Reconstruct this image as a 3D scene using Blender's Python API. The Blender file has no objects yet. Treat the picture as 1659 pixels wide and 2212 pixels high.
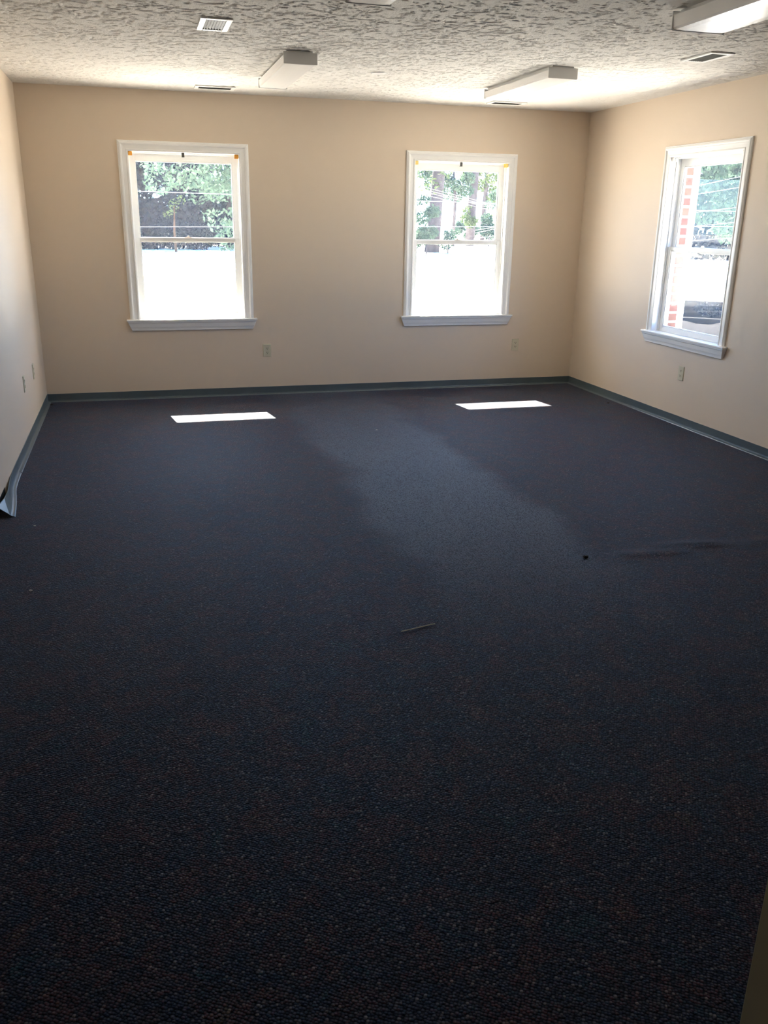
import bpy, bmesh, math, random
import numpy as np
from mathutils import Vector, Matrix

# ------------------------------------------------------------------ camera, sky, sun, exposure
S = bpy.context.scene
C = S.collection
ZS = 0.012                      # floor level offset of the measured frame
W, H = 5.408, 2.74 - ZS         # room width and height
CAM = Vector((0.8667, -8.6126, 1.6973 - ZS))
cd = bpy.data.cameras.new('camera')
cam = bpy.data.objects.new('camera', cd); C.objects.link(cam); S.camera = cam
cd.sensor_fit = 'VERTICAL'; cd.sensor_height = 24.0; cd.lens = 1868.44 / 2212 * 24.0
cd.clip_start = 0.05; cd.clip_end = 500
cR = Vector((0.96320931, -0.26833742, 0.01492851))
cU = Vector((0.07250798, 0.31295526, 0.94699609))
cF = Vector((0.25878645, 0.91107301, -0.32089802))
M = Matrix((cR, cU, -cF)).transposed().to_4x4(); M.translation = CAM
cam.matrix_world = M

S.view_settings.view_transform = 'Standard'; S.view_settings.look = 'None'
S.view_settings.gamma = 1.0; S.view_settings.use_curve_mapping = False
S.view_settings.exposure = -0.08
S.cycles.use_denoising = True
S.cycles.max_bounces = 14; S.cycles.diffuse_bounces = 9; S.cycles.glossy_bounces = 4
S.cycles.transparent_max_bounces = 16; S.cycles.transmission_bounces = 6
S.cycles.sample_clamp_indirect = 30.0
S.cycles.caustics_reflective = False; S.cycles.caustics_refractive = False
try:
    S.cycles.use_guiding = True; S.cycles.guiding_training_samples = 48
    S.cycles.use_surface_guiding = True; S.cycles.use_volume_guiding = False
except Exception:
    pass

SUN_DIR = Vector((0.125, -0.85, -0.80)).normalized()      # the way the sunlight travels
SUN_POWER = 150.0
SKY_POWER = 50.0
wd = bpy.data.worlds.new('sky'); S.world = wd; wd.use_nodes = True
nt = wd.node_tree; nt.nodes.clear()
so = nt.nodes.new('ShaderNodeOutputWorld'); sb = nt.nodes.new('ShaderNodeBackground')
sk = nt.nodes.new('ShaderNodeTexSky')
sk.sky_type = 'HOSEK_WILKIE'; sk.turbidity = 2.3; sk.ground_albedo = 0.5; sk.sun_direction = -SUN_DIR
sb.inputs['Strength'].default_value = SKY_POWER
tn = nt.nodes.new('ShaderNodeMix'); tn.data_type = 'RGBA'; tn.blend_type = 'MULTIPLY'; tn.inputs[0].default_value = 1.0
tn.inputs[7].default_value = (0.80, 0.95, 1.20, 1)
nt.links.new(sk.outputs['Color'], tn.inputs[6]); nt.links.new(tn.outputs[2], sb.inputs['Color']); nt.links.new(sb.outputs[0], so.inputs[0])
sl = bpy.data.lights.new('sun', 'SUN'); sl.energy = SUN_POWER; sl.angle = math.radians(0.53); sl.color = (1.0, 0.93, 0.82)
sun = bpy.data.objects.new('sun', sl); C.objects.link(sun)
sun.rotation_euler = SUN_DIR.to_track_quat('-Z', 'Y').to_euler(); sun.location = (0, 10, 20)

# ------------------------------------------------------------------ materials
def nodes(name):
    m = bpy.data.materials.new(name); m.use_nodes = True
    n = m.node_tree; b = n.nodes['Principled BSDF']
    return m, n, b
def lk(n, a, b): n.links.new(a, b)
def mat(name, col, rough=0.6, spec=0.4, metal=0.0, bump=0.0, bscale=60.0, vary=0.0, vscale=4.0):
    m, n, b = nodes(name)
    b.inputs['Base Color'].default_value = (*col, 1); b.inputs['Roughness'].default_value = rough
    b.inputs['Specular IOR Level'].default_value = spec; b.inputs['Metallic'].default_value = metal
    tc = n.nodes.new('ShaderNodeTexCoord')
    if bump:
        t = n.nodes.new('ShaderNodeTexNoise'); t.inputs['Scale'].default_value = bscale; t.inputs['Detail'].default_value = 4
        bp = n.nodes.new('ShaderNodeBump'); bp.inputs['Strength'].default_value = bump; bp.inputs['Distance'].default_value = 0.004
        lk(n, tc.outputs['Object'], t.inputs['Vector']); lk(n, t.outputs['Fac'], bp.inputs['Height']); lk(n, bp.outputs[0], b.inputs['Normal'])
    if vary:
        t = n.nodes.new('ShaderNodeTexNoise'); t.inputs['Scale'].default_value = vscale; t.inputs['Detail'].default_value = 5
        r = n.nodes.new('ShaderNodeValToRGB')
        r.color_ramp.elements[0].position = 0.3; r.color_ramp.elements[1].position = 0.7
        r.color_ramp.elements[0].color = (*[c * (1 - vary) for c in col], 1)
        r.color_ramp.elements[1].color = (*[min(1, c * (1 + vary)) for c in col], 1)
        lk(n, tc.outputs['Object'], t.inputs['Vector']); lk(n, t.outputs['Fac'], r.inputs['Fac']); lk(n, r.outputs[0], b.inputs['Base Color'])
    return m

M_wall = mat('wall_paint', (0.695, 0.585, 0.47), 0.55, 0.35, bump=0.06, bscale=180)
M_white = mat('white_trim_paint', (0.86, 0.86, 0.85), 0.35, 0.45)
M_vinyl = mat('white_vinyl_sash', (0.80, 0.80, 0.78), 0.35, 0.4)
M_base = mat('grey_vinyl_base', (0.085, 0.115, 0.130), 0.36, 0.55, vary=0.12, vscale=3)
M_metal = mat('white_enamel', (0.78, 0.78, 0.77), 0.4, 0.4)
M_lens = mat('acrylic_lens', (0.94, 0.935, 0.92), 0.25, 0.5)
M_dark = mat('dark_duct', (0.05, 0.055, 0.05), 0.8, 0.2)
M_slot = mat('dark_slot', (0.01, 0.01, 0.01), 0.8, 0.2)
M_louver = mat('register_louver', (0.05, 0.053, 0.046), 0.5, 0.4)
M_ivory = mat('ivory_plastic', (0.60, 0.56, 0.42), 0.35, 0.45)
M_orange = mat('orange_plastic', (0.75, 0.36, 0.06), 0.4, 0.4)
M_yellow = mat('yellow_plastic', (0.85, 0.62, 0.20), 0.4, 0.4)
M_clip = mat('grey_clip', (0.10, 0.10, 0.09), 0.5, 0.4)
M_lock = mat('tan_lock', (0.62, 0.57, 0.50), 0.35, 0.5)
M_door = mat('olive_door_paint', (0.34, 0.33, 0.25), 0.45, 0.4)
M_knob = mat('brass', (0.6, 0.45, 0.2), 0.3, 0.5, metal=1.0)
M_soffit = mat('soffit', (0.7, 0.7, 0.68), 0.7, 0.2)
M_concrete = mat('sunlit_concrete', (0.78, 0.73, 0.65), 0.9, 0.1, vary=0.08, vscale=0.35)
M_mulch = mat('dark_mulch', (0.010, 0.009, 0.009), 0.95, 0.05, bump=0.6, bscale=20, vary=0.4, vscale=9)
M_timber = mat('dark_timber', (0.014, 0.013, 0.014), 0.9, 0.05, vary=0.4, vscale=6)
M_bark = mat('grey_bark', (0.045, 0.038, 0.040), 0.95, 0.05, bump=0.9, bscale=8, vary=0.4, vscale=4)
M_bark_brown = mat('brown_bark', (0.07, 0.04, 0.025), 0.95, 0.05, bump=0.9, bscale=8, vary=0.3, vscale=4)
M_wire = mat('pale_wire', (0.55, 0.55, 0.55), 0.4, 0.5)
M_cable = mat('weathered_cable', (0.10, 0.092, 0.085), 0.6, 0.3)
M_carwhite = mat('white_car_paint', (0.55, 0.55, 0.55), 0.3, 0.5)
M_carglass = mat('dark_car_glass', (0.01, 0.012, 0.014), 0.1, 0.5)
M_tyre = mat('black_rubber', (0.01, 0.01, 0.01), 0.8, 0.2)
M_debris = mat('dark_debris', (0.012, 0.010, 0.009), 0.6, 0.4)
M_straw = mat('pale_straw', (0.5, 0.46, 0.33), 0.7, 0.2)
M_speck = mat('pale_paper', (0.55, 0.55, 0.52), 0.8, 0.2)
M_gap = mat('gap_black', (0.006, 0.006, 0.006), 0.7, 0.2)

def glass_mat():
    m = bpy.data.materials.new('window_glass'); m.use_nodes = True
    n = m.node_tree; n.nodes.clear()
    o = n.nodes.new('ShaderNodeOutputMaterial'); mx = n.nodes.new('ShaderNodeMixShader')
    t = n.nodes.new('ShaderNodeBsdfTransparent'); t.inputs[0].default_value = (0.94, 0.955, 0.945, 1)
    g = n.nodes.new('ShaderNodeBsdfGlossy'); g.inputs['Roughness'].default_value = 0.02
    f = n.nodes.new('ShaderNodeMath'); f.operation = 'MULTIPLY_ADD'; f.inputs[1].default_value = 0.8; f.inputs[2].default_value = 0.004
    lw = n.nodes.new('ShaderNodeLayerWeight'); lw.inputs['Blend'].default_value = 0.5
    pw = n.nodes.new('ShaderNodeMath'); pw.operation = 'POWER'; pw.inputs[1].default_value = 5.0
    lk(n, lw.outputs['Facing'], pw.inputs[0]); lk(n, pw.outputs[0], f.inputs[0])
    lk(n, f.outputs[0], mx.inputs[0]); lk(n, t.outputs[0], mx.inputs[1]); lk(n, g.outputs[0], mx.inputs[2]); veil = n.nodes.new('ShaderNodeBsdfTranslucent'); veil.inputs[0].default_value = (0.8, 0.85, 0.9, 1)   # glare haze over the view, added as a translucent veil
    m2 = n.nodes.new('ShaderNodeMixShader'); m2.inputs[0].default_value = 0.012
    lk(n, mx.outputs[0], m2.inputs[1]); lk(n, veil.outputs[0], m2.inputs[2]); lk(n, m2.outputs[0], o.inputs[0])
    return m
M_glass = glass_mat()

def leaf_mat(name, a, b, tr=0.35):
    m = bpy.data.materials.new(name); m.use_nodes = True
    n = m.node_tree; n.nodes.clear()
    o = n.nodes.new('ShaderNodeOutputMaterial'); mx = n.nodes.new('ShaderNodeMixShader'); mx.inputs[0].default_value = tr
    d = n.nodes.new('ShaderNodeBsdfDiffuse'); t = n.nodes.new('ShaderNodeBsdfTranslucent')
    g = n.nodes.new('ShaderNodeNewGeometry'); r = n.nodes.new('ShaderNodeValToRGB')
    r.color_ramp.elements[0].color = (*a, 1); r.color_ramp.elements[1].color = (*b, 1)
    lk(n, g.outputs['Random Per Island'], r.inputs[0])
    lk(n, r.outputs[0], d.inputs[0]); lk(n, r.outputs[0], t.inputs[0])
    lk(n, d.outputs[0], mx.inputs[1]); lk(n, t.outputs[0], mx.inputs[2]); lk(n, mx.outputs[0], o.inputs[0])
    return m
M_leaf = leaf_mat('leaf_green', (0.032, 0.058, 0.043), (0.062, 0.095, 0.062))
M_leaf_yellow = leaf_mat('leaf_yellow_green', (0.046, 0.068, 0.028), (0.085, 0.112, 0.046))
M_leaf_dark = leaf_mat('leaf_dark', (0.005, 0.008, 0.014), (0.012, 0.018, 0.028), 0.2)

def carpet_mat():
    m, n, b = nodes('carpet')
    tc = n.nodes.new('ShaderNodeTexCoord')
    N = lambda t: n.nodes.new(t)
    def math_(op, a, bb=None, clamp=False):
        x = N('ShaderNodeMath'); x.operation = op; x.use_clamp = clamp
        for i, v in enumerate((a, bb)):
            if v is None: continue
            if isinstance(v, (int, float)): x.inputs[i].default_value = v
            else: lk(n, v, x.inputs[i])
        return x.outputs[0]
    def mix(fac, a, bb, mode='MIX'):
        x = N('ShaderNodeMix'); x.data_type = 'RGBA'; x.blend_type = mode
        for sck, v in ((x.inputs[0], fac), (x.inputs[6], a), (x.inputs[7], bb)):
            if isinstance(v, (int, float)): sck.default_value = v
            elif isinstance(v, tuple): sck.default_value = (*v, 1)
            else: lk(n, v, sck)
        return x.outputs[2]
    # per-loop colour: every yarn loop is one of several dyed yarns
    mp = N('ShaderNodeMapping'); mp.inputs['Rotation'].default_value = (0, 0, math.radians(33)); lk(n, tc.outputs['Object'], mp.inputs['Vector'])
    v1 = N('ShaderNodeTexVoronoi'); v1.inputs['Scale'].default_value = 125; v1.inputs['Randomness'].default_value = 0.55; lk(n, mp.outputs[0], v1.inputs['Vector'])
    sp = N('ShaderNodeSeparateColor'); lk(n, v1.outputs['Color'], sp.inputs[0])
    r1 = N('ShaderNodeValToRGB'); r1.color_ramp.interpolation = 'CONSTANT'
    cols = [(0.0, (0.010, 0.010, 0.013)), (0.30, (0.020, 0.024, 0.040)), (0.55, (0.044, 0.040, 0.042)), (0.70, (0.014, 0.037, 0.046)), (0.80, (0.060, 0.026, 0.028)), (0.88, (0.09, 0.082, 0.076)), (0.965, (0.21, 0.20, 0.185))]
    e = r1.color_ramp.elements
    e[0].position, e[0].color = cols[0][0], (*cols[0][1], 1); e[1].position, e[1].color = cols[1][0], (*cols[1][1], 1)
    for p, c in cols[2:]:
        q = e.new(p); q.color = (*c, 1)
    lk(n, sp.outputs[0], r1.inputs[0])
    # blotches of one dye, a few centimetres across
    v2 = N('ShaderNodeTexVoronoi'); v2.inputs['Scale'].default_value = 17; lk(n, tc.outputs['Object'], v2.inputs['Vector'])
    nz = N('ShaderNodeTexNoise'); nz.inputs['Scale'].default_value = 8.5; nz.inputs['Detail'].default_value = 6; nz.inputs['Roughness'].default_value = 0.75; nz.inputs['Distortion'].default_value = 0.6
    lk(n, tc.outputs['Object'], nz.inputs['Vector'])
    r2 = N('ShaderNodeValToRGB')
    bl = [(0.35, (0.016, 0.062, 0.078)), (0.43, (0.020, 0.030, 0.072)), (0.50, (0.034, 0.034, 0.042)), (0.58, (0.090, 0.028, 0.034)), (0.67, (0.085, 0.062, 0.034))]
    e = r2.color_ramp.elements
    e[0].position, e[0].color = bl[0][0], (*bl[0][1], 1); e[1].position, e[1].color = bl[1][0], (*bl[1][1], 1)
    for p, c in bl[2:]:
        q = e.new(p); q.color = (*c, 1)
    lk(n, nz.outputs['Fac'], r2.inputs[0])
    yarn = mix(0.55, r1.outputs[0], r2.outputs[0])
    # lighter bluish lane down the middle of the room
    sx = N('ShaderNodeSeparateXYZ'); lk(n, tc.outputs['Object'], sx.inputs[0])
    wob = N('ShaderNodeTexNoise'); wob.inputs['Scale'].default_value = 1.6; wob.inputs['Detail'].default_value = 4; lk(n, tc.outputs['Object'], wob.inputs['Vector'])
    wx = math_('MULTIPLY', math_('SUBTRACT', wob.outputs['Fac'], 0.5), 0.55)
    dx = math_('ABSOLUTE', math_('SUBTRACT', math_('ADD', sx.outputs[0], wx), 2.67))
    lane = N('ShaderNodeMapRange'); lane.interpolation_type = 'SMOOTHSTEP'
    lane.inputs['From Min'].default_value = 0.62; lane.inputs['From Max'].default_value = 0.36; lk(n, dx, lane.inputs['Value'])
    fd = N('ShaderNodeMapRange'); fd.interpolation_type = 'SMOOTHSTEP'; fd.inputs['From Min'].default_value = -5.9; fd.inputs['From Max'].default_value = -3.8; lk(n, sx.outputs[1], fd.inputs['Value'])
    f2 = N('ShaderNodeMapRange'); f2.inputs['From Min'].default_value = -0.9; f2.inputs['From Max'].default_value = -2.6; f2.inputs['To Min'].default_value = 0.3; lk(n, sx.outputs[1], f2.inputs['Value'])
    lane_col = mix(math_('MULTIPLY', math_('MULTIPLY', lane.outputs[0], fd.outputs[0]), math_('MULTIPLY', f2.outputs[0], 0.8)), yarn, (0.125, 0.160, 0.215))
    gap = N('ShaderNodeMapRange'); gap.inputs['From Min'].default_value = 0.36; gap.inputs['From Max'].default_value = 0.72; lk(n, v1.outputs['Distance'], gap.inputs['Value'])
    full = mix(gap.outputs[0], lane_col, (0.006, 0.006, 0.008))      # shade between the loops painted in as near black
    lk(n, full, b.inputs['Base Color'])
    b.inputs['Roughness'].default_value = 0.6; b.inputs['Specular IOR Level'].default_value = 0.06
    b.inputs['Sheen Weight'].default_value = 0.19; b.inputs['Sheen Roughness'].default_value = 0.4; b.inputs['Sheen Tint'].default_value = (0.58, 0.74, 1, 1)
    bp = N('ShaderNodeBump'); bp.inputs['Strength'].default_value = 0.85; bp.inputs['Distance'].default_value = 0.004; bp.invert = True
    lk(n, v1.outputs['Distance'], bp.inputs['Height']); lk(n, bp.outputs[0], b.inputs['Normal'])
    return m
M_carpet = carpet_mat()

def ceiling_mat():
    m, n, b = nodes('ceiling_texture')
    b.inputs['Base Color'].default_value = (0.72, 0.70, 0.665, 1); b.inputs['Roughness'].default_value = 0.9; b.inputs['Specular IOR Level'].default_value = 0.1
    tc = n.nodes.new('ShaderNodeTexCoord')
    f = n.nodes.new('ShaderNodeTexNoise'); f.inputs['Scale'].default_value = 110; f.inputs['Detail'].default_value = 3
    lk(n, tc.outputs['Object'], f.inputs['Vector'])
    bp = n.nodes.new('ShaderNodeBump'); bp.inputs['Strength'].default_value = 0.6; bp.inputs['Distance'].default_value = 0.004
    lk(n, f.outputs['Fac'], bp.inputs['Height']); lk(n, bp.outputs[0], b.inputs['Normal'])
    return m
M_ceil = ceiling_mat()

def brick_mat():
    m, n, b = nodes('red_brick')
    tc = n.nodes.new('ShaderNodeTexCoord'); s = n.nodes.new('ShaderNodeSeparateXYZ'); lk(n, tc.outputs['Object'], s.inputs[0])
    ad = n.nodes.new('ShaderNodeMath'); ad.operation = 'ADD'; lk(n, s.outputs[0], ad.inputs[0]); lk(n, s.outputs[1], ad.inputs[1])
    a2 = n.nodes.new('ShaderNodeMath'); a2.operation = 'SUBTRACT'; a2.inputs[1].default_value = 4.0205; lk(n, ad.outputs[0], a2.inputs[0])
    cb = n.nodes.new('ShaderNodeCombineXYZ'); lk(n, a2.outputs[0], cb.inputs[0]); lk(n, s.outputs[2], cb.inputs[1])
    t = n.nodes.new('ShaderNodeTexBrick'); t.offset = 0.0; t.inputs['Scale'].default_value = 1.0
    t.inputs['Brick Width'].default_value = 0.105; t.inputs['Row Height'].default_value = 0.083; t.inputs['Mortar Size'].default_value = 0.011; t.inputs['Mortar Smooth'].default_value = 0.1
    t.inputs['Color1'].default_value = (0.11, 0.026, 0.015, 1); t.inputs['Color2'].default_value = (0.13, 0.055, 0.028, 1); t.inputs['Mortar'].default_value = (0.75, 0.72, 0.66, 1)
    lk(n, cb.outputs[0], t.inputs['Vector']); lk(n, t.outputs['Color'], b.inputs['Base Color'])
    b.inputs['Roughness'].default_value = 0.85
    return m
M_brick = brick_mat()

# ------------------------------------------------------------------ mesh helpers
def box(bm, a, b):
    x0, y0, z0 = a; x1, y1, z1 = b
    v = [bm.verts.new(p) for p in ((x0,y0,z0),(x1,y0,z0),(x1,y1,z0),(x0,y1,z0),(x0,y0,z1),(x1,y0,z1),(x1,y1,z1),(x0,y1,z1))]
    for f in ((3,2,1,0),(4,5,6,7),(0,1,5,4),(1,2,6,5),(2,3,7,6),(3,0,4,7)): bm.faces.new([v[i] for i in f])
def tube(bm, pts, rad, seg=8, caps=True):
    rings = []; pts = [Vector(p) for p in pts]
    for i, p in enumerate(pts):
        t = (pts[min(i+1, len(pts)-1)] - pts[max(i-1, 0)]).normalized()
        u = t.cross(Vector((0,0,1)) if abs(t.z) < 0.9 else Vector((1,0,0))).normalized(); w = u.cross(t)
        r = rad[i] if isinstance(rad, (list, tuple)) else rad
        rings.append([bm.verts.new(p + (u*math.cos(k*2*math.pi/seg) + w*math.sin(k*2*math.pi/seg))*r) for k in range(seg)])
    for a, b in zip(rings, rings[1:]):
        for k in range(seg): bm.faces.new((a[k], a[(k+1) % seg], b[(k+1) % seg], b[k]))
    if caps: bm.faces.new(rings[0][::-1]); bm.faces.new(rings[-1])
def prism(bm, prof, fn):
    """prof: closed 2-D outline; fn(k, p) gives the 3-D point of outline point p at station k (0 or 1)"""
    a = [bm.verts.new(fn(0, p)) for p in prof]; b = [bm.verts.new(fn(1, p)) for p in prof]
    k = len(prof)
    for i in range(k): bm.faces.new((a[i], a[(i+1) % k], b[(i+1) % k], b[i]))
    bm.faces.new(a[::-1]); bm.faces.new(b)
def obj(name, bm, m, parent=None, bevel=0.0, smooth=False, loc=None):
    bmesh.ops.recalc_face_normals(bm, faces=bm.faces)
    me = bpy.data.meshes.new(name); bm.to_mesh(me); bm.free(); me.materials.append(m)
    if smooth:
        for p in me.polygons: p.use_smooth = True
    o = bpy.data.objects.new(name, me); C.objects.link(o)
    if parent: o.parent = parent
    if loc: o.location = loc
    if bevel:
        md = o.modifiers.new('bevel', 'BEVEL'); md.width = bevel; md.segments = 2; md.limit_method = 'ANGLE'
    return o
def one(name, fn, m, parent=None, **k):
    bm = bmesh.new(); fn(bm); return obj(name, bm, m, parent, **k)
def struct(o): o['kind'] = 'structure'; return o
def tag(o, label, cat, group=None):
    o['label'] = label; o['category'] = cat
    if group: o['group'] = group
    return o
def empty(name, loc, rz=0.0):
    o = bpy.data.objects.new(name, None); C.objects.link(o); o.location = loc; o.rotation_euler = (0, 0, rz); o.empty_display_size = 0.1
    return o
def dup(root, loc, rz=None, label=None):
    r = root.copy(); C.objects.link(r); r.location = loc
    if rz is not None: r.rotation_euler = (0, 0, rz)
    if label: r['label'] = label
    for ch in list(root.children):
        c = ch.copy(); C.objects.link(c); c.parent = r
        for g in ch.children:
            d = g.copy(); C.objects.link(d); d.parent = c
    return r

# ------------------------------------------------------------------ room shell
WX = (1.3835, 4.0602)           # centres of the two windows of the back wall
W3 = -2.015                     # centre of the right wall's window, along y
HALF = 0.489; ZST = 0.753; ZIN = 2.236 - ZS; ZOUT = 2.3255 - ZS; CAS = 0.089
M_panel = mat('brown_panelling', (0.10, 0.07, 0.045), 0.5, 0.3)
WT = 0.14                       # framed wall thickness; brick veneer outside it
YF = -8.95                      # front wall
O = 0.003
def wall_with_openings(bm, x0, x1, d0, d1, opens, place, z1=H + 0.03):
    xs = x0
    for (a, b, zb, zt) in opens:
        if a > xs: box(bm, *place(xs, a, d0, d1, 0, z1))
        if zb > 0: box(bm, *place(a, b, d0, d1, 0, zb))
        box(bm, *place(a, b, d0, d1, zt, z1)); xs = b
    box(bm, *place(xs, x1, d0, d1, 0, z1))
def pl_back(a, b, d0, d1, z0, z1): return (a, d0, z0), (b, d1, z1)
def pl_right(a, b, d0, d1, z0, z1): return (W + d0, -b, z0), (W + d1, -a, z1)
op = HALF + 0.018
ob = [(c - op, c + op, ZST - 0.03, ZIN + 0.018) for c in WX]
orr = [(-W3 - op, -W3 + op, ZST - 0.03, ZIN + 0.018)]
struct(one('wall_back', lambda bm: wall_with_openings(bm, -0.12, W + WT, 0, WT, ob, pl_back), M_wall))
struct(one('wall_right', lambda bm: wall_with_openings(bm, 0.0, -YF + 0.1, 0, WT, orr, pl_right), M_wall))
struct(one('wall_left', lambda bm: box(bm, (-0.12, YF - 0.1, 0), (0, 0, H + 0.03)), M_wall))
# brick veneer on the outside of the back and right walls
bb = 0.105
def rect_back(bm):
    o2 = [(c - HALF + 0.002, c + HALF - 0.002, ZST - 0.02, ZIN) for c in WX]
    wall_with_openings(bm, -0.12, W + WT + bb, WT + 0.002, WT + bb, o2, lambda a, b, d0, d1, z0, z1: ((a, d0, z0 - 0.25 if z0 == 0 else z0), (b, d1, z1)))
def rect_right(bm):
    o2 = [(-W3 - HALF + 0.002, -W3 + HALF - 0.002, ZST - 0.02, ZIN)]
    wall_with_openings(bm, -WT, -YF + 0.1, WT + 0.002, WT + bb, o2, lambda a, b, d0, d1, z0, z1: ((W + d0, -b, z0 - 0.25 if z0 == 0 else z0), (W + d1, -a, z1)))
struct(one('wall_brick_back', rect_back, M_brick))
struct(one('wall_brick_right', rect_right, M_brick))
# front wall with the doorway, and the hall behind it
DX0, DX1, DTOP = 0.50, 1.40, 2.04
struct(one('wall_front', lambda bm: wall_with_openings(bm, -0.12, W + WT, YF - 0.1, YF, [(DX0, DX1, 0, DTOP)], pl_back), M_wall))
def hall(bm):
    box(bm, (0.1, -11.0, 0), (0.2, YF - 0.1, H)); box(bm, (1.8, -11.0, 0), (1.9, YF - 0.1, H)); box(bm, (0.1, -11.1, 0), (1.9, -11.0, H))
struct(one('wall_hall', hall, M_panel))

# floor: one carpet over room and hall, with two low ripples where it has come loose
def grid_mesh(name, x0, x1, y0, y1, nx, ny, fz, m):
    xs = np.linspace(x0, x1, nx); ys = np.linspace(y0, y1, ny)
    X, Y = np.meshgrid(xs, ys); Z = fz(X, Y)
    co = np.stack([X, Y, Z], -1).reshape(-1, 3)
    i = (np.arange(ny - 1)[:, None] * nx + np.arange(nx - 1)[None, :]).ravel()
    fc = np.stack([i, i + 1, i + nx + 1, i + nx], -1)
    me = bpy.data.meshes.new(name); me.from_pydata(co.tolist(), [], fc.tolist()); me.materials.append(m)
    for p in me.polygons: p.use_smooth = True
    o = bpy.data.objects.new(name, me); C.objects.link(o); return o
def ripple(X, Y):
    Z = np.zeros_like(X)
    for (xa, ya, xb, yb, h, s) in ((3.52, -4.74, 3.98, -4.80, 0.016, 0.035), (3.20, -4.81, 3.74, -4.86, 0.012, 0.035), (3.85, -4.88, 4.3, -4.80, 0.006, 0.05)):
        t = np.clip(((X - xa) * (xb - xa) + (Y - ya) * (yb - ya)) / ((xb - xa)**2 + (yb - ya)**2), -0.3, 1.3)
        d2 = (X - xa - t * (xb - xa))**2 + (Y - ya - t * (yb - ya))**2
        Z += h * np.exp(-d2 / (2 * s * s)) * np.exp(-((t - 0.5) / 0.42)**4)
    return Z
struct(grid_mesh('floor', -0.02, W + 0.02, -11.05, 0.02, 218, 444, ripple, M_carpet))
def vnoise(X, Y, scale, seed):          # smooth lattice noise, 0..1
    g_ = np.random.default_rng(seed).random((256, 256)); x = X * scale + 900.3; y = Y * scale + 900.7
    i = np.floor(x).astype(int); j = np.floor(y).astype(int); u = x - i; v = y - j
    u = u * u * (3 - 2 * u); v = v * v * (3 - 2 * v); q = lambda a, b: g_[a % 256, b % 256]
    return (q(i, j) * (1 - u) + q(i + 1, j) * u) * (1 - v) + (q(i, j + 1) * (1 - u) + q(i + 1, j + 1) * u) * v
def stomp(X, Y):                        # stomped plaster: torn ridges in patches, hanging down from the ceiling plane
    wx = X + 0.05 * (vnoise(X, Y, 14, 1) - 0.5); wy = Y + 0.05 * (vnoise(X, Y, 14, 2) - 0.5)
    a = 0.42 * vnoise(wx, wy, 32, 3) + 0.33 * vnoise(wx, wy, 60, 4) + 0.25 * vnoise(wx, wy, 105, 5)
    patch = np.clip((0.6 * vnoise(X, Y, 3.2, 6) + 0.4 * vnoise(X, Y, 7, 7) - 0.25) / 0.45, 0, 1)
    r = np.clip((a - 0.63 + 0.13 * patch) / 0.06, 0, 1); r = r * r * (3 - 2 * r)      # torn pits, thicker in patches
    edge = np.minimum(np.minimum(X, W - X), -Y); fade = np.clip(edge / 0.05, 0, 1)
    return H + (0.0046 * r - 0.0008 * vnoise(X, Y, 60, 8)) * fade
def ceiling_obj():
    bm = bmesh.new(); box(bm, (-0.12, -5.3, H + 0.008), (W + WT + bb, WT + bb, H + 0.12)); box(bm, (-0.12, -11.1, H), (W + WT + bb, -5.3, H + 0.12)); bmesh.ops.recalc_face_normals(bm, faces=bm.faces)
    me = bpy.data.meshes.new('ceiling'); bm.to_mesh(me); bm.free(); b0 = len(me.vertices)
    nx, ny = 680, 660
    X, Y = np.meshgrid(np.linspace(0, W, nx), np.linspace(-5.3, 0, ny)); Z = stomp(X, Y)
    co0 = np.empty(b0 * 3); me.vertices.foreach_get('co', co0)
    f0 = np.array([list(p.vertices) for p in me.polygons])
    co = np.concatenate([co0.reshape(-1, 3), np.stack([X, Y, Z], -1).reshape(-1, 3)])
    i = (np.arange(ny - 1)[:, None] * nx + np.arange(nx - 1)[None, :]).ravel() + b0
    fc = np.concatenate([f0, np.stack([i, i + nx, i + nx + 1, i + 1], -1)])
    me = bpy.data.meshes.new('ceiling'); n_ = len(fc)
    me.vertices.add(len(co)); me.vertices.foreach_set('co', co.ravel())
    me.loops.add(n_ * 4); me.loops.foreach_set('vertex_index', fc.ravel().astype(np.int32))
    me.polygons.add(n_); me.polygons.foreach_set('loop_start', np.arange(n_, dtype=np.int32) * 4)
    me.polygons.foreach_set('use_smooth', np.arange(n_) >= len(f0)); me.update(calc_edges=True); me.validate()
    me.materials.append(M_ceil); o = bpy.data.objects.new('ceiling', me); C.objects.link(o); return o
struct(ceiling_obj())
# deep eave over the back windows
struct(one('trim_1', lambda bm: box(bm, (-1.5, WT + bb, H - 0.12), (W + 0.3, 1.66, H + 0.10)), M_soffit))
# white board standing out beside the right window, outside
struct(one('trim_2', lambda bm: box(bm, (W + WT + bb, W3 + HALF + 0.0, -0.2), (W + WT + bb + 0.06, W3 + HALF + 0.11, H)), M_white))

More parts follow.
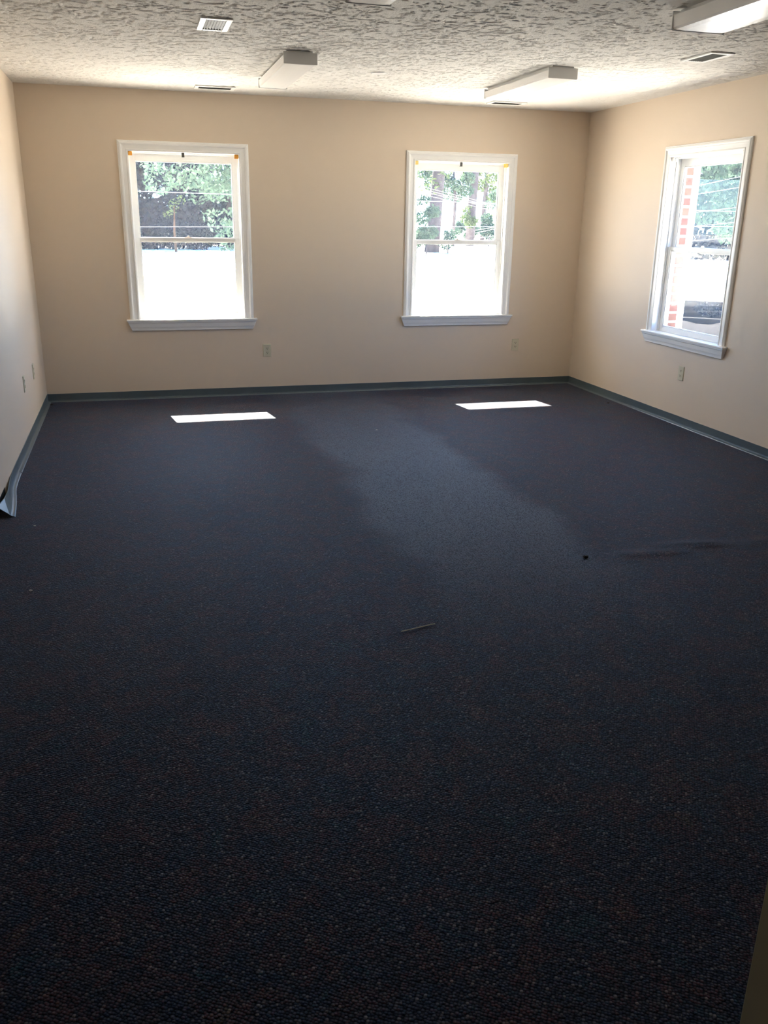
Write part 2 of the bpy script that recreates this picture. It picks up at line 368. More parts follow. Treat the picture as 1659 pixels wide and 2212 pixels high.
# ------------------------------------------------------------------ vinyl cove base
BH = 0.088 - ZS
PROF = [(0, BH), (0.004, BH), (0.0045, 0.018), (0.007, 0.0105), (0.013, 0.0075), (0.028, 0.005), (0.032, 0.0), (0, 0)]
def run(bm, P0, P1, out, m0=0, m1=0):
    P0, P1, out = Vector(P0), Vector(P1), Vector(out); d = (P1 - P0).normalized()
    prism(bm, PROF, lambda k, p: (P1 - d * p[0] * m1 if k else P0 + d * p[0] * m0) + out * p[0] + Vector((0, 0, p[1])))
struct(one('baseboard_back', lambda bm: run(bm, (0, 0, 0), (W, 0, 0), (0, -1, 0), 1, 1), M_base))
struct(one('baseboard_right', lambda bm: run(bm, (W, 0, 0), (W, YF, 0), (-1, 0, 0), 1, 0), M_base))
struct(one('baseboard_front', lambda bm: run(bm, (W, YF, 0), (DX1 + 0.06, YF, 0), (0, 1, 0), 1, 0), M_base))
struct(one('baseboard_left', lambda bm: run(bm, (0, 0, 0), (0, -2.46, 0), (1, 0, 0), 1, 0), M_base))
# the loose length, peeled off the wall at its near end
def peel(bm):
    st = [(-2.463, 0.0, 0.0), (-2.6, 0.001, 0.0), (-2.72, 0.003, 0.0), (-2.84, 0.008, 0.001), (-2.92, 0.016, 0.004), (-3.02, 0.029, 0.009), (-3.14, 0.042, 0.014), (-3.28, 0.055, 0.030), (-3.425, 0.066, 0.060)]
    prof = [(0.0, BH), (0.004, BH), (0.0045, 0.020), (0.008, 0.012), (0.016, 0.007), (0.026, 0.0035), (0.030, 0.0), (0.022, 0.0), (0.012, 0.003), (0.004, 0.010), (0.0, 0.020)]
    rings = []
    for (y, off, lean) in st:
        r = []
        for (a, z) in prof:
            f = z / BH
            # the top leans back towards the wall and bows a little
            r.append(bm.verts.new((off + a - lean * f * f, y - 0.03 * f * (lean / 0.060), z)))
        rings.append(r)
    k = len(prof)
    for a, b in zip(rings, rings[1:]):
        for i in range(k): bm.faces.new((a[i], a[(i+1) % k], b[(i+1) % k], b[i]))
    bm.faces.new(rings[0][::-1]); bm.faces.new(rings[-1])
lo = one('baseboard_strip', peel, M_base)
tag(lo, 'loose end of grey vinyl baseboard peeling off the left wall', 'baseboard')
# bare wall foot where the strip has come away: the gap's shade put in as a black band
one('dark_gap_band', lambda bm: box(bm, (0.0, -4.6, 0.0), (0.0012, -3.05, 0.075)), M_gap)
tag(bpy.data.objects['dark_gap_band'], 'black band put in for the shaded gap behind the peeled baseboard', 'dark gap')

# ------------------------------------------------------------------ windows
CP = [(0, 0), (0, 0.011), (0.008, 0.014), (0.014, 0.014), (0.018, 0.010), (0.040, 0.012), (0.052, 0.014), (0.056, 0.019), (0.064, 0.022), (0.074, 0.021), (0.079, 0.016), (0.083, 0.016), (0.089, 0.012), (0.089, 0)]
def casing(bm):
    # local frame: x along the wall, -y into the room, z up; sweep the moulding up, across and down with mitres
    rings = []
    for st in range(4):
        r = []
        for (t, h) in CP:
            sx = -1 if st < 2 else 1
            x = sx * (HALF + t); z = ZST if st in (0, 3) else ZIN + t
            r.append(bm.verts.new((x, -h, z)))
        rings.append(r)
    k = len(CP)
    for a, b in zip(rings, rings[1:]):
        for i in range(k): bm.faces.new((a[i], a[(i+1) % k], b[(i+1) % k], b[i]))
    bm.faces.new(rings[0][::-1]); bm.faces.new(rings[-1])
def apron(bm):
    # moulding under the stool with ends cut back at a slant
    P = [(ZST - 0.017, 0.0), (ZST - 0.017, 0.040), (ZST - 0.028, 0.040), (ZST - 0.036, 0.034), (ZST - 0.070, 0.026), (ZST - 0.078, 0.022), (ZST - 0.092, 0.018), (ZST - 0.100, 0.018), (ZST - 0.104, 0.014), (ZST - 0.104, 0.0)]
    prism(bm, P, lambda k, p: Vector(((1 if k else -1) * (0.603 - (ZST - 0.017 - p[0]) * 0.42), -p[1], p[0])))
def stool(bm):
    box(bm, (-0.61, -0.048, ZST - 0.017), (0.61, 0.0, ZST)); box(bm, (-HALF, 0.0, ZST - 0.017), (HALF, 0.062, ZST))
def jamb(bm):
    box(bm, (-HALF - 0.017, 0.0, ZST - 0.03), (-HALF, WT, ZIN + 0.017)); box(bm, (HALF, 0.0, ZST - 0.03), (HALF + 0.017, WT, ZIN + 0.017))
    box(bm, (-HALF, 0.0, ZIN), (HALF, WT, ZIN + 0.017)); box(bm, (-HALF, 0.062, ZST - 0.03), (HALF, WT + 0.05, ZST - 0.002))
    for s in (-1, 1):                                       # stops and the track of each side
        box(bm, (s * HALF, 0.052, ZST), (s * (HALF - 0.012), 0.060, ZIN)); box(bm, (s * HALF, 0.095, ZST), (s * (HALF - 0.008), 0.099, ZIN))
        box(bm, (s * HALF, 0.132, ZST), (s * (HALF - 0.014), WT, ZIN))
    box(bm, (-HALF, 0.052, ZIN - 0.014), (HALF, 0.066, ZIN))
def frame(bm, z0, z1, y0, y1, st, top, bot):
    x = HALF - 0.004
    box(bm, (-x, y0, z0), (-x + st, y1, z1)); box(bm, (x - st, y0, z0), (x, y1, z1))
    box(bm, (-x + st, y0, z1 - top), (x - st, y1, z1)); box(bm, (-x + st, y0, z0), (x - st, y1, z0 + bot))
    s2, yb = st + 0.008, y0 + 0.006                          # glazing bead
    for a, b in (((-x + st, yb, z0 + bot), (-x + s2, y1 - 0.004, z1 - top)), ((x - s2, yb, z0 + bot), (x - st, y1 - 0.004, z1 - top)),
                 ((-x + s2, yb, z1 - top - 0.008), (x - s2, y1 - 0.004, z1 - top)), ((-x + s2, yb, z0 + bot), (x - s2, y1 - 0.004, z0 + bot + 0.008))): box(bm, a, b)
ZM = 1.489
def make_window(name, loc, rz, bm_mat, clip_mat, words, who):
    w = struct(empty(name, loc, rz))
    one('window_casing', casing, M_white, w); one('window_apron', apron, M_white, w, bevel=0.002); one('window_stool', stool, M_white, w, bevel=0.004); one('window_jamb', jamb, M_white, w)
    us = one('upper_sash', lambda bm: frame(bm, ZM - 0.033, ZIN - 0.004, 0.100, 0.131, 0.050, 0.068, 0.030), M_vinyl, w, bevel=0.0015)
    one('window_pane', lambda bm: box(bm, (-HALF + 0.05, 0.114, ZM - 0.006), (HALF - 0.05, 0.117, ZIN - 0.068)), M_glass, us)
    ls = one('lower_sash', lambda bm: frame(bm, ZST + 0.001, ZM, 0.061, 0.094, 0.050, 0.032, 0.045), M_vinyl, w, bevel=0.0015)
    one('window_pane', lambda bm: box(bm, (-HALF + 0.05, 0.076, ZST + 0.043), (HALF - 0.05, 0.079, ZM - 0.029)), M_glass, ls)
    def lock(bm):
        prism(bm, [(-0.032, 0), (0.032, 0), (0.030, 0.006), (0.012, 0.009), (0.008, 0.020), (-0.002, 0.022), (-0.008, 0.010), (-0.030, 0.006)], lambda k, p: Vector((p[0], 0.065 + 0.022 * k, ZM + p[1])))
    one('sash_lock', lock, M_lock, w)
    # mounts left from a blind: one in each top corner, one in the middle of the head
    for (px, word, m, kind) in ((-HALF + 0.018, 'left', bm_mat, 'corner'), (HALF - 0.018, 'right', bm_mat, 'corner'), (-0.01, 'middle', clip_mat, 'clip')):
        e = empty('blind_bracket', Vector(loc) + Matrix.Rotation(rz, 3, 'Z') @ Vector((px, 0.022, ZIN)), rz)
        if kind == 'corner':
            def br(bm):
                box(bm, (-0.017, -0.016, -0.0025), (0.017, 0.016, 0)); box(bm, (-0.017, -0.016, -0.034), (0.017, -0.0135, 0)); box(bm, (-0.017, 0.0135, -0.034), (0.017, 0.016, 0))
                a = -0.017 if word == 'left' else 0.0145
                box(bm, (a, -0.016, -0.034), (a + 0.0025, 0.016, 0))
            one('bracket_body', br, m, e); one('bracket_gate', lambda bm: box(bm, (-0.015, -0.0185, -0.032), (0.015, -0.0162, -0.004)), m, e)
            lab = f'{words[0]} blind bracket in the top {word} corner of the {who}'
        else:
            one('bracket_plate', lambda bm: box(bm, (-0.013, -0.014, -0.003), (0.013, 0.014, 0)), m, e); one('bracket_hook', lambda bm: (box(bm, (-0.012, -0.016, -0.036), (0.012, -0.013, 0)), box(bm, (-0.012, -0.016, -0.039), (0.012, 0.006, -0.036))), m, e)
            lab = f'{words[1]} blind clip at the top middle of the {who}'
        tag(e, lab, 'bracket', 'blind brackets left in the windows')
    return w
make_window('window_1', (WX[0], 0, 0), 0, M_orange, M_clip, ('orange', 'dark grey'), 'left window of the back wall')
make_window('window_2', (WX[1], 0, 0), 0, M_yellow, M_clip, ('yellow', 'grey'), 'right window of the back wall')
make_window('window_3', (W, W3, 0), -math.pi / 2, M_white, M_white, ('white', 'white'), 'window in the right wall')

# ------------------------------------------------------------------ open door at the near right
dl = struct(empty('door_1', (1.385, YF + 0.01, 0)))
def leaf(bm): box(bm, (0, 0.0, 0.012), (0.036, 0.85, DTOP - 0.01))
one('door_leaf', leaf, M_door, dl, bevel=0.002)
for s in (-1, 1):
    def kn(bm):
        x = 0.018 + s * 0.018
        tube(bm, [(x, 0.785, 0.95), (x + s * 0.008, 0.785, 0.95)], 0.030, 16); tube(bm, [(x + s * 0.008, 0.785, 0.95), (x + s * 0.035, 0.785, 0.95)], 0.010, 12)
        tube(bm, [(x + s * 0.030, 0.785, 0.95), (x + s * 0.040, 0.785, 0.95), (x + s * 0.058, 0.785, 0.95), (x + s * 0.064, 0.785, 0.95)], [0.014, 0.026, 0.026, 0.016], 16)
    if s > 0: one('door_knob', kn, M_knob, dl, smooth=True)
def dcas(bm):
    for a, b in ((DX0 - 0.06, DX0), (DX1, DX1 + 0.06)): box(bm, (a, YF, 0), (b, YF + 0.012, DTOP + 0.06))
    box(bm, (DX0, YF, DTOP), (DX1, YF + 0.012, DTOP + 0.06))
struct(one('trim_3', dcas, M_white))

# ------------------------------------------------------------------ ceiling fixtures, registers, cover
def make_fixture(hw, ln, d):
    f = empty('ceiling_light', (0, 0, H))
    pan = [(-hw * 0.72, 0), (hw * 0.72, 0), (hw * 0.72, -0.020), (hw * 0.98, -0.026), (hw * 0.98, -0.030), (-hw * 0.98, -0.030), (-hw * 0.98, -0.026), (-hw * 0.72, -0.020)]
    one('fixture_pan', lambda bm: prism(bm, pan, lambda k, p: Vector((p[0], (-0.5 + k) * (ln - 0.01), p[1]))), M_metal, f)
    L = [(-hw * 0.97, -0.030), (hw * 0.97, -0.030), (hw * 0.95, -d + 0.012), (hw * 0.90, -d + 0.002), (hw * 0.6, -d), (-hw * 0.6, -d), (-hw * 0.90, -d + 0.002), (-hw * 0.95, -d + 0.012)]
    one('lens', lambda bm: prism(bm, L, lambda k, p: Vector((p[0], (-0.5 + k) * (ln - 0.016), p[1]))), M_lens, f)
    E = [(-hw, -0.008), (hw, -0.008), (hw, -d), (hw * 0.95, -d - 0.003), (-hw * 0.95, -d - 0.003), (-hw, -d)]
    for s in (-1, 1):
        one('end_cap', lambda bm: prism(bm, E, lambda k, p: Vector((p[0], s * (ln / 2 - 0.008 * k), p[1]))), M_metal, f, bevel=0.002)
    return f
g = 'fluorescent ceiling lights'
fa = make_fixture(0.114, 1.22, 0.078); fa.location = (2.034, -1.70, H)
tag(fa, 'unlit white boxy ceiling light nearest the left window', 'ceiling light', g)
fb = dup(fa, (3.905, -1.78, H), label='unlit white boxy ceiling light nearest the right wall corner, beyond a small register')
fdd = dup(fa, (2.034, -4.70, H), label='white boxy ceiling light cut off by the top edge of the picture')
fc = make_fixture(0.158, 1.22, 0.095); fc.location = (3.795, -4.76, H)
tag(fc, 'wide white ceiling light with stepped sides at the top right corner of the picture', 'ceiling light', g)

def make_register():
    r = empty('ceiling_register', (0, 0, H)); a, b = 0.170, 0.090; i, j = 0.136, 0.056
    def fr(bm):
        for p, q in (((-a, -b), (a, -j)), ((-a, j), (a, b)), ((-a, -j), (-i, j)), ((i, -j), (a, j))): box(bm, (p[0], p[1], -0.010), (q[0], q[1], 0))
    one('frame', fr, M_metal, r, bevel=0.003)
    one('backing', lambda bm: box(bm, (-i, -j, -0.0015), (i, j, 0)), M_dark, r)
    for k in range(7):
        y = -0.048 + k * 0.016
        one('louver', lambda bm: prism(bm, [(y - 0.006, -0.0085), (y - 0.005, -0.0095), (y + 0.006, -0.003), (y + 0.005, -0.002)], lambda s, p: Vector(((-i if s == 0 else i), p[0], p[1]))), M_louver, r)
    return r
g = 'air registers in the ceiling'
ra = make_register(); ra.location = (1.648, -0.363, H)
tag(ra, 'white slotted ceiling register close above the left window', 'vent', g)
dup(ra, (4.33, -0.383, H), label='white slotted ceiling register just behind the right boxy light, above the right back window')
dup(ra, (1.414, -2.98, H), math.pi / 2, 'square-looking white register with grey louvers, left of the boxy lights')
dup(ra, (4.60, -3.07, H), math.pi / 2, 'narrow register with a dark opening below the wide light at top right')
def disc(bm):
    n = 32; r = 0.063
    prism(bm, [(r * math.cos(k * 2 * math.pi / n), r * math.sin(k * 2 * math.pi / n)) for k in range(n)], lambda k, p: Vector((p[0] * (1 - 0.06 * k), p[1] * (1 - 0.06 * k), -0.007 * k)))
cv = one('cover_plate', disc, M_metal, loc=(2.76, -1.62, H)); tag(cv, 'small round blank cover on the ceiling between the two rows of lights', 'cover plate')

# ------------------------------------------------------------------ outlets
def make_outlet():
    o = empty('wall_outlet', (0, 0, 0))
    def plate(bm): prism(bm, [(-0.040, -0.062), (0.040, -0.062), (0.040, 0.062), (-0.040, 0.062)], lambda k, p: Vector((p[0] * (1 - 0.07 * k), -0.0065 * k, p[1] * (1 - 0.045 * k))))
    one('cover_plate', plate, M_ivory, o)
    for s in (-1, 1):
        def face(bm):
            pts = []
            for k in range(20):
                a = k * 2 * math.pi / 20; pts.append((0.0165 * math.cos(a), max(-0.0125, min(0.0125, 0.0165 * math.sin(a)))))
            prism(bm, pts, lambda k, p: Vector((p[0], -0.006 - 0.0025 * k, p[1] + s * 0.0205)))
        fc_ = one('receptacle', face, M_ivory, o)
        def slots(bm):
            z = s * 0.0205
            box(bm, (-0.0085, -0.0089, z - 0.001), (-0.0050, -0.0080, z + 0.0085)); box(bm, (0.0050, -0.0089, z), (0.0085, -0.0080, z + 0.0080))
            tube(bm, [(0, -0.0089, z - 0.0075), (0, -0.0080, z - 0.0075)], 0.0034, 10)
        one('slot', slots, M_slot, fc_)
    one('screw', lambda bm: tube(bm, [(0, -0.0080, 0), (0, -0.0060, 0)], 0.003, 10), M_lock, o)
    return o
g = 'duplex outlets along the walls'
oa = make_outlet(); oa.location = (2.084, 0, 0.435)
tag(oa, 'ivory wall outlet low on the back wall right of the left window', 'outlet', g)
dup(oa, (4.740, 0, 0.433), 0, 'ivory wall outlet low on the back wall between right window and corner')
dup(oa, (W, -2.05, 0.447), -math.pi / 2, 'ivory wall outlet on the right wall below its window')
dup(oa, (0, -0.89, 0.438), math.pi / 2, 'outlet plate seen edge-on on the left wall, farther one near the corner')
dup(oa, (0, -1.567, 0.455), math.pi / 2, 'outlet plate seen edge-on on the left wall, nearer and lower in view')

# ------------------------------------------------------------------ bits lying on the carpet
random.seed(4)
def crumb(bm, r):
    bmesh.ops.create_icosphere(bm, subdivisions=2, radius=r)
    for v in bm.verts:
        v.co.x *= 1.3 + random.uniform(-.2, .2); v.co.z = max(-r * 0.4, v.co.z * 0.7) + r * 0.4; v.co += Vector([random.uniform(-.15, .15) * r for _ in range(3)])
def crumb_at(name, x, y, r, m, lab, cat):
    o = one(name, lambda bm: crumb(bm, r), m, loc=(x, y, 0.001)); tag(o, lab, cat)
crumb_at('debris_scrap', 3.065, -4.80, 0.013, M_debris, 'dark crumb of debris on the carpet beside the ripples', 'debris')
crumb_at('debris_scrap', 5.27, -1.12, 0.010, M_debris, 'black speck on the carpet near the back right corner', 'debris')
crumb_at('debris_scrap', 0.045, -0.155, 0.010, M_debris, 'black speck on the carpet in the back left corner', 'debris')
crumb_at('paper_scrap', 0.292, -4.57, 0.006, M_speck, 'white scrap on the carpet near the left edge of the picture', 'scrap')
crumb_at('paper_scrap', 0.22, -3.62, 0.005, M_speck, 'white scrap on the carpet close to the peeled baseboard', 'scrap')
crumb_at('paper_scrap', 2.74, -1.75, 0.006, M_speck, 'tiny pale scrap on the carpet in front of the right sun patch', 'scrap')
st = one('straw', lambda bm: tube(bm, [(1.865, -5.40, 0.004), (1.91, -5.395, 0.006), (1.96, -5.378, 0.004), (2.03, -5.365, 0.005)], 0.0022, 6), M_straw)
tag(st, 'pale straw lying on the dark carpet in the middle of the room', 'straw')

# ------------------------------------------------------------------ outside: ground, bed, trees, wires, car
def gz(y): return -0.25 + 0.55 * min(1.0, max(0.0, y / 30.0))
def ground(bm):
    ys = [-60, 0.0, 5, 10, 15, 20, 25, 30, 60, 100]
    r = [(bm.verts.new((-80, y, gz(y))), bm.verts.new((110, y, gz(y)))) for y in ys]
    for a, b in zip(r, r[1:]): bm.faces.new((a[0], a[1], b[1], b[0]))
struct(one('ground', ground, M_concrete))

rng = np.random.default_rng(7)
def leaves_mesh(name, clumps, n, size, m, parent, aspect=1.0):
    """n small leaf quads scattered through ellipsoidal clumps: (x, y, z, rx, rz)"""
    cl = np.array(clumps); wts = cl[:, 3]**2 * cl[:, 4]; idx = rng.choice(len(cl), n, p=wts / wts.sum())
    d = rng.normal(size=(n, 3)); d /= np.linalg.norm(d, axis=1)[:, None]
    rad = rng.uniform(0.35, 1.0, n)**0.6
    c = cl[idx, :3] + d * rad[:, None] * np.stack([cl[idx, 3], cl[idx, 3], cl[idx, 4]], -1)
    u = rng.normal(size=(n, 3)); u /= np.linalg.norm(u, axis=1)[:, None]
    t = rng.normal(size=(n, 3)); v = np.cross(u, t); v /= np.linalg.norm(v, axis=1)[:, None]
    s = size * rng.uniform(0.6, 1.3, n)[:, None]
    q = np.stack([c - u * s * aspect, c - v * s * 0.55, c + u * s * aspect, c + v * s * 0.55], 1).reshape(-1, 3)
    me = bpy.data.meshes.new(name); me.from_pydata(q.tolist(), [], np.arange(4 * n).reshape(-1, 4).tolist()); me.materials.append(m)
    o = bpy.data.objects.new(name, me); C.objects.link(o); o.parent = parent
    return o
def tree(x, y, clumps, n, size, leafm, trunk, barkm, label, cat='tree', name='leafy_tree', group='trees outside the windows'):
    t = tag(empty(name, (x, y, gz(y))), label, cat, group)
    if trunk:
        pts, rad = trunk
        one('trunk', lambda bm: tube(bm, pts, rad, 14), barkm, t, smooth=True)
    leaves_mesh('foliage', clumps, n, size, leafm, t)
    return t
def blob(R, zc, zr, k, cr, seed):
    r = np.random.default_rng(seed); out = []
    for _ in range(k):
        d = r.normal(size=3); d /= np.linalg.norm(d); f = r.uniform(0.45, 1.0)
        s = cr * r.uniform(0.7, 1.3)
        out.append((d[0] * R * f, d[1] * R * f, zc + d[2] * zr * f, s, s * 0.75))
    return out
def boxes(seed, *bx):                  # clumps spread through boxes: (n, x0, x1, y0, y1, z0, z1, r)
    r = np.random.default_rng(seed); out = []
    for (k, x0, x1, y0, y1, z0, z1, cr) in bx:
        for _ in range(k): q = cr * r.uniform(0.7, 1.25); out.append((r.uniform(x0, x1), r.uniform(y0, y1), r.uniform(z0, z1), q, q * 0.75))
    return out
# big broad-leaved tree filling the left window, dark woods behind it
tree(5.0, 23.0, boxes(1, (26, -3.3, 0.5, -1.5, 1.0, 2.3, 4.4, 0.55), (22, -1.8, 2.2, -1.5, 1.0, 0.75, 2.4, 0.55), (12, -2.0, 0.6, -1.0, 1.0, 2.4, 3.8, 0.5), (30, -1.5, 3.4, -2.5, 2.5, 2.5, 6.0, 0.9)), 17000, 0.085, M_leaf,
     ([(1.4, 0.6, -0.2), (1.5, 0.6, 2.5), (1.2, 0.3, 5)], [0.28, 0.22, 0.1]), M_bark, 'pale green broad leaved tree seen through the left window')
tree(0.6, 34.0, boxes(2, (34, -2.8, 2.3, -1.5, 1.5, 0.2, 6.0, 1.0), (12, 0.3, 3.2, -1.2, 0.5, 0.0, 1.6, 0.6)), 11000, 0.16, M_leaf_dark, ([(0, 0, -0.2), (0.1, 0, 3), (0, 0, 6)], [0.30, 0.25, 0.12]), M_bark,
     'dark shaded tree at the left edge of the left window view')
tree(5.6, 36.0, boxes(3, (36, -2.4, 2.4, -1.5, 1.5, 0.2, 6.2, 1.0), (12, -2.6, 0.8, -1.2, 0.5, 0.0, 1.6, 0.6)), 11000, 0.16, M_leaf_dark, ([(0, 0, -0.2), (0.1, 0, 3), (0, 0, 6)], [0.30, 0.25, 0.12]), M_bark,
     'dark shaded tree behind the pale green one in the left window view')
tree(11.2, 34.5, blob(1.7, 3.0, 2.6, 36, 0.9, 4), 7000, 0.13, M_leaf, ([(0, 0, -0.2), (0.1, 0, 3), (0, 0, 5)], [0.25, 0.2, 0.1]), M_bark,
     'bushy green tree just left of the right back window view')
tree(2.6, 29.0, [(0.0, 0, 1.75, 0.22, 0.3), (-0.25, 0, 1.45, 0.2, 0.15), (0.3, 0, 2.0, .2, .2)], 150, 0.05, M_leaf_yellow, ([(0, 0, -0.2), (-0.03, 0, 0.8), (0.03, 0, 1.8)], [0.055, 0.045, 0.02]), M_bark_brown,
     'slim brown young tree in front of the dark woods in the left window', name='young_tree')
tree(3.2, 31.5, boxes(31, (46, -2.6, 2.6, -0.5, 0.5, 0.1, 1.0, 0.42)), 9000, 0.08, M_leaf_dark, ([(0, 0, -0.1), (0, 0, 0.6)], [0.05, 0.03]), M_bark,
     'low dark undergrowth along the ground in the left window view', 'bush', 'bush', 'bushes outside')
# pine with a thick trunk and lighter growth in the right back window
tree(13.95, 30.0, boxes(21, (10, -1.6, -0.2, -0.8, 0.3, 2.75, 4.3, 0.38), (6, 0.2, 1.6, -0.8, 0.8, 3.3, 4.6, 0.4), (3, -0.3, 0.25, -0.6, -0.4, 2.5, 3.0, 0.25), (8, -2, 2, -1.5, 1.5, 6, 9, 1.2)), 6500, 0.085, M_leaf_yellow,
     ([(-0.10, 0, -0.3), (-0.02, 0, 0.6), (0.06, 0, 2.0), (0.16, 0, 3.6), (0.3, 0, 9)], [0.36, 0.31, 0.29, 0.27, 0.16]), M_bark, 'tall tree with a thick grey trunk in the right back window', name='pine_tree')
tree(17.2, 38.5, boxes(22, (16, -1.5, 1.6, -0.8, 0.8, 2.5, 4.6, 0.40), (5, 0.0, 1.4, -0.6, 0.6, 2.3, 3.2, 0.4)), 4200, 0.085, M_leaf, ([(0.75, 0, -0.2), (0.8, 0, 2.4), (0.6, 0, 4.4)], [0.09, 0.08, 0.04]), M_bark,
     'airy green tree in the upper middle of the right back window')
tree(19.75, 40.5, boxes(23, (5, -0.9, 0.1, -0.6, 0.3, 1.1, 2.2, 0.33), (6, -0.3, 1.3, -0.6, 0.3, 3.3, 4.8, 0.4)), 1900, 0.085, M_leaf_yellow,
     ([(-0.05, 0, -0.2), (0.0, 0, 2.0), (0.1, 0, 4.0), (0.2, 0, 9)], [0.27, 0.25, 0.23, 0.14]), M_bark, 'second dark trunk, right of the thick one in the right back window', name='pine_tree')
tree(21.3, 42.5, boxes(24, (5, -0.2, 1.2, -0.4, 0.4, 2.4, 4.0, 0.4), (4, -0.2, 1.2, -0.4, 0.4, 1.0, 2.0, 0.3)), 1500, 0.085, M_leaf_yellow,
     ([(-0.05, 0, -0.2), (0.0, 0, 2.0), (0.1, 0, 4.0), (0.2, 0, 9)], [0.15, 0.14, 0.12, 0.08]), M_bark, 'slender tree at the right side of the right back window', name='pine_tree')
tree(12.95, 28.0, boxes(5, (12, -0.55, 0.3, -0.3, 0.3, 0.5, 1.9, 0.34), (3, -0.55, -0.1, -0.3, 0.3, 1.7, 2.3, 0.28)), 3000, 0.065, M_leaf, ([(0, 0, -0.1), (0.02, 0, 0.3), (0, 0, 0.7)], [0.035, 0.03, 0.015]), M_bark, 'leafy bush left of the thick trunk in the right back window', 'bush', 'bush', 'bushes outside')
tree(14.35, 29.2, blob(0.25, 0.55, 0.4, 7, 0.26, 8), 600, 0.06, M_leaf, ([(0, 0, -0.1), (0.02, 0, 0.3), (0, 0, 0.7)], [0.035, 0.03, 0.015]), M_bark, 'small bush hugging the right foot of the thick trunk', 'bush', 'bush', 'bushes outside')
tree(22.35, 48.0, boxes(25, (8, -0.75, 0.75, -0.3, 0.3, 0.35, 1.2, 0.42), (3, -0.3, 0.3, -0.2, 0.2, 1.3, 1.8, 0.36)), 2600, 0.08, M_leaf, ([(0, 0, -0.1), (0.02, 0, 0.3), (0, 0, 0.7)], [0.035, 0.03, 0.015]), M_bark, 'pointed green bush in the middle of the right back window', 'bush', 'bush', 'bushes outside')
tree(19.05, 36.0, boxes(26, (10, -0.3, 0.4, -0.3, 0.3, 0.25, 2.9, 0.34)), 1600, 0.075, M_leaf, ([(0, 0, -0.1), (0.02, 0, 0.3), (0, 0, 0.7)], [0.035, 0.03, 0.015]), M_bark, 'narrow bush at the right edge of the right back window', 'bush', 'bush', 'bushes outside')
# trees in the right wall's window
tree(18.8, 16.5, boxes(6, (40, -1.3, 1.8, -1.2, 1.2, 1.35, 5.0, 0.55)), 12000, 0.08, M_leaf, ([(2.3, 0, -0.3), (2.2, 0, 3), (1.8, 0, 6)], [0.2, 0.16, 0.1]), M_bark,
     'full green tree filling the view from the right wall window')
tree(26.0, 25.0, boxes(9, (36, -3, 3, -1.5, 1.5, 0.3, 5.5, 1.0)), 9000, 0.18, M_leaf_dark, ([(0, 0, -0.2), (0.1, 0, 4), (0, 0, 8)], [0.3, 0.25, 0.1]), M_bark,
     'darker tree behind the full green one outside the right wall window')
tree(17.2, 17.5, blob(0.9, 3.1, 1.0, 10, 0.5, 12), 900, 0.09, M_leaf_yellow, ([(0, 0, -0.2), (0.05, 0, 2), (0, 0, 3.5)], [0.1, 0.08, 0.05]), M_bark,
     'yellow green sapling beside the brick edge outside the right wall window', name='young_tree')

# planting bed outside the right window: dark mulch, timber edging, low plants
bed = tag(empty('planting_bed', (10.6, 5.2, gz(5.2)), math.radians(-38)), 'dark planting bed on the ground low in the right wall window', 'planting bed')
def mound(bm):
    nx, ny = 28, 12
    vs = [[bm.verts.new((-3 + 6 * i / nx, -1.0 + 2.4 * j / ny, 0.02 + 0.16 * math.sin(math.pi * j / ny) * (0.8 + 0.2 * math.sin(i * 1.7 + j)))) for i in range(nx + 1)] for j in range(ny + 1)]
    for j in range(ny):
        for i in range(nx): bm.faces.new((vs[j][i], vs[j][i+1], vs[j+1][i+1], vs[j+1][i]))
one('mulch', mound, M_mulch, bed, smooth=True)
for y_, h_ in ((1.45, 0.42), (0.15, 0.22)):
    one('edging_timber', lambda bm: box(bm, (-3.0, y_ - 0.07, 0), (3.0, y_ + 0.07, h_)), M_timber, bed, bevel=0.01)
for k, (bx, by) in enumerate(((-0.75, 0.75), (0.15, 0.85), (0.9, 0.7))):
    p = Vector((10.6, 5.2, 0)) + Matrix.Rotation(math.radians(-38), 3, 'Z') @ Vector((bx, by, 0))
    b_ = tree(p.x, p.y, [(0, 0, 0.22, 0.30, 0.14)], 260, 0.035, M_leaf_dark, None, None,
              ('low plant in the dark bed, next to the brick edge', 'low plant in the middle of the dark bed', 'low plant at the right end of the dark bed')[k], 'plant', 'low_plant', 'low plants in the bed')
    b_.location.z = gz(5.2) + 0.10

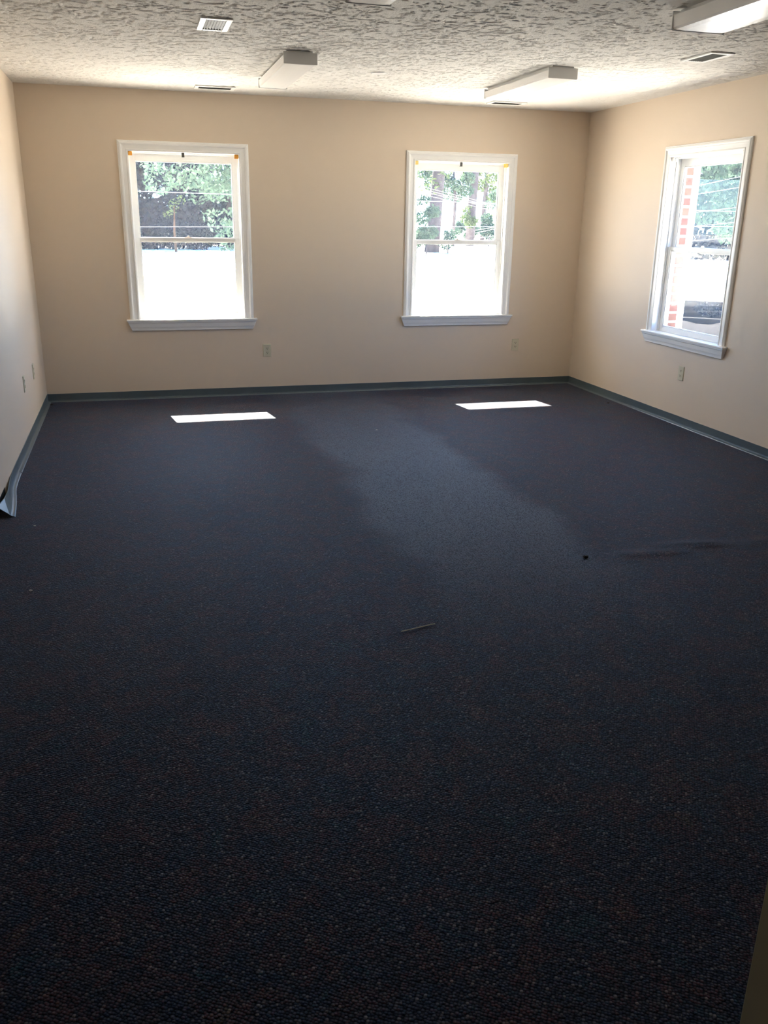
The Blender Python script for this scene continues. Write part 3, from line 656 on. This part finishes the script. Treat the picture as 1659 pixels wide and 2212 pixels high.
# overhead wires
def wire(pa, pb, sag, r, label, m=None):
    pa, pb = Vector(pa), Vector(pb)
    o = one('overhead_wire', lambda bm: tube(bm, [pa.lerp(pb, t / 40) - Vector((0, 0, sag * 4 * (t / 40) * (1 - t / 40))) for t in range(41)], r, 6), m or M_wire)
    tag(o, label, 'wire', 'overhead wires')
def thru(a, b, ext=4.0):       # a line through two points, carried on beyond them
    a, b = Vector(a), Vector(b); return a - (b - a) * ext, b + (b - a) * ext
z = lambda v: v - ZS
a, b = thru((1.10, 12.0, z(2.185)), (8.7, 12.0, z(2.10)), 2.0); wire(a, b, 0.0, 0.005, 'upper single wire crossing the left window view')
a, b = thru((1.05, 12.2, z(1.45)), (8.7, 12.0, z(1.55)), 2.0); wire(a, b, 0.0, 0.005, 'lower single wire just above the sash rail of the left window')
for k, (dz, wv) in enumerate(((0.0, 'top strand'), (-0.045, 'second strand'), (-0.085, 'third strand'), (-0.14, 'bottom strand'))):
    a, b = thru((6.124, 8.0, z(2.308) + dz), (7.718, 8.0, z(1.992) + dz * 0.8), 3.0)
    wire(a, b, 0.0, 0.007, f'{wv} of the slanting cable bundle in the right back window', M_cable)
for k, (za, zb, wv) in enumerate(((2.50, 2.86, 'topmost wire'), (2.32, 2.60, 'second wire from the top'), (1.93, 2.14, 'middle wire'), (1.62, 1.80, 'fourth wire from the top'), (1.30, 1.45, 'lowest wire'))):
    a, b = thru((13.4, 10.0, z(za)), (15.0, 9.6, z(zb)), 3.0); wire(a, b, 0.0, 0.0032, f'{wv} outside the right wall window')

# pale parked car far outside the right window
car = tag(empty('parked_car', (27.8, 18.5, gz(18.5)), math.radians(-20)), 'white parked car in the distance, low in the right wall window', 'car')
side = [(-2.2, 0.32), (2.2, 0.32), (2.25, 0.62), (2.1, 0.82), (1.1, 0.95), (0.35, 1.42), (-1.25, 1.45), (-2.0, 1.0), (-2.25, 0.9)]
one('car_body', lambda bm: prism(bm, side, lambda k, p: Vector((p[0], -0.85 + 1.7 * k, p[1]))), M_carwhite, car, bevel=0.06)
one('side_window', lambda bm: prism(bm, [(0.85, 0.98), (0.28, 1.36), (-1.15, 1.38), (-1.75, 1.02)], lambda k, p: Vector((p[0], -0.862 + 1.724 * k, p[1]))), M_carglass, car)
for wx in (-1.35, 1.4):
    for s in (-1, 1): one('wheel', lambda bm: tube(bm, [(wx, s * 0.86, 0.32), (wx, s * 0.68, 0.32)], 0.32, 20), M_tyre, car)
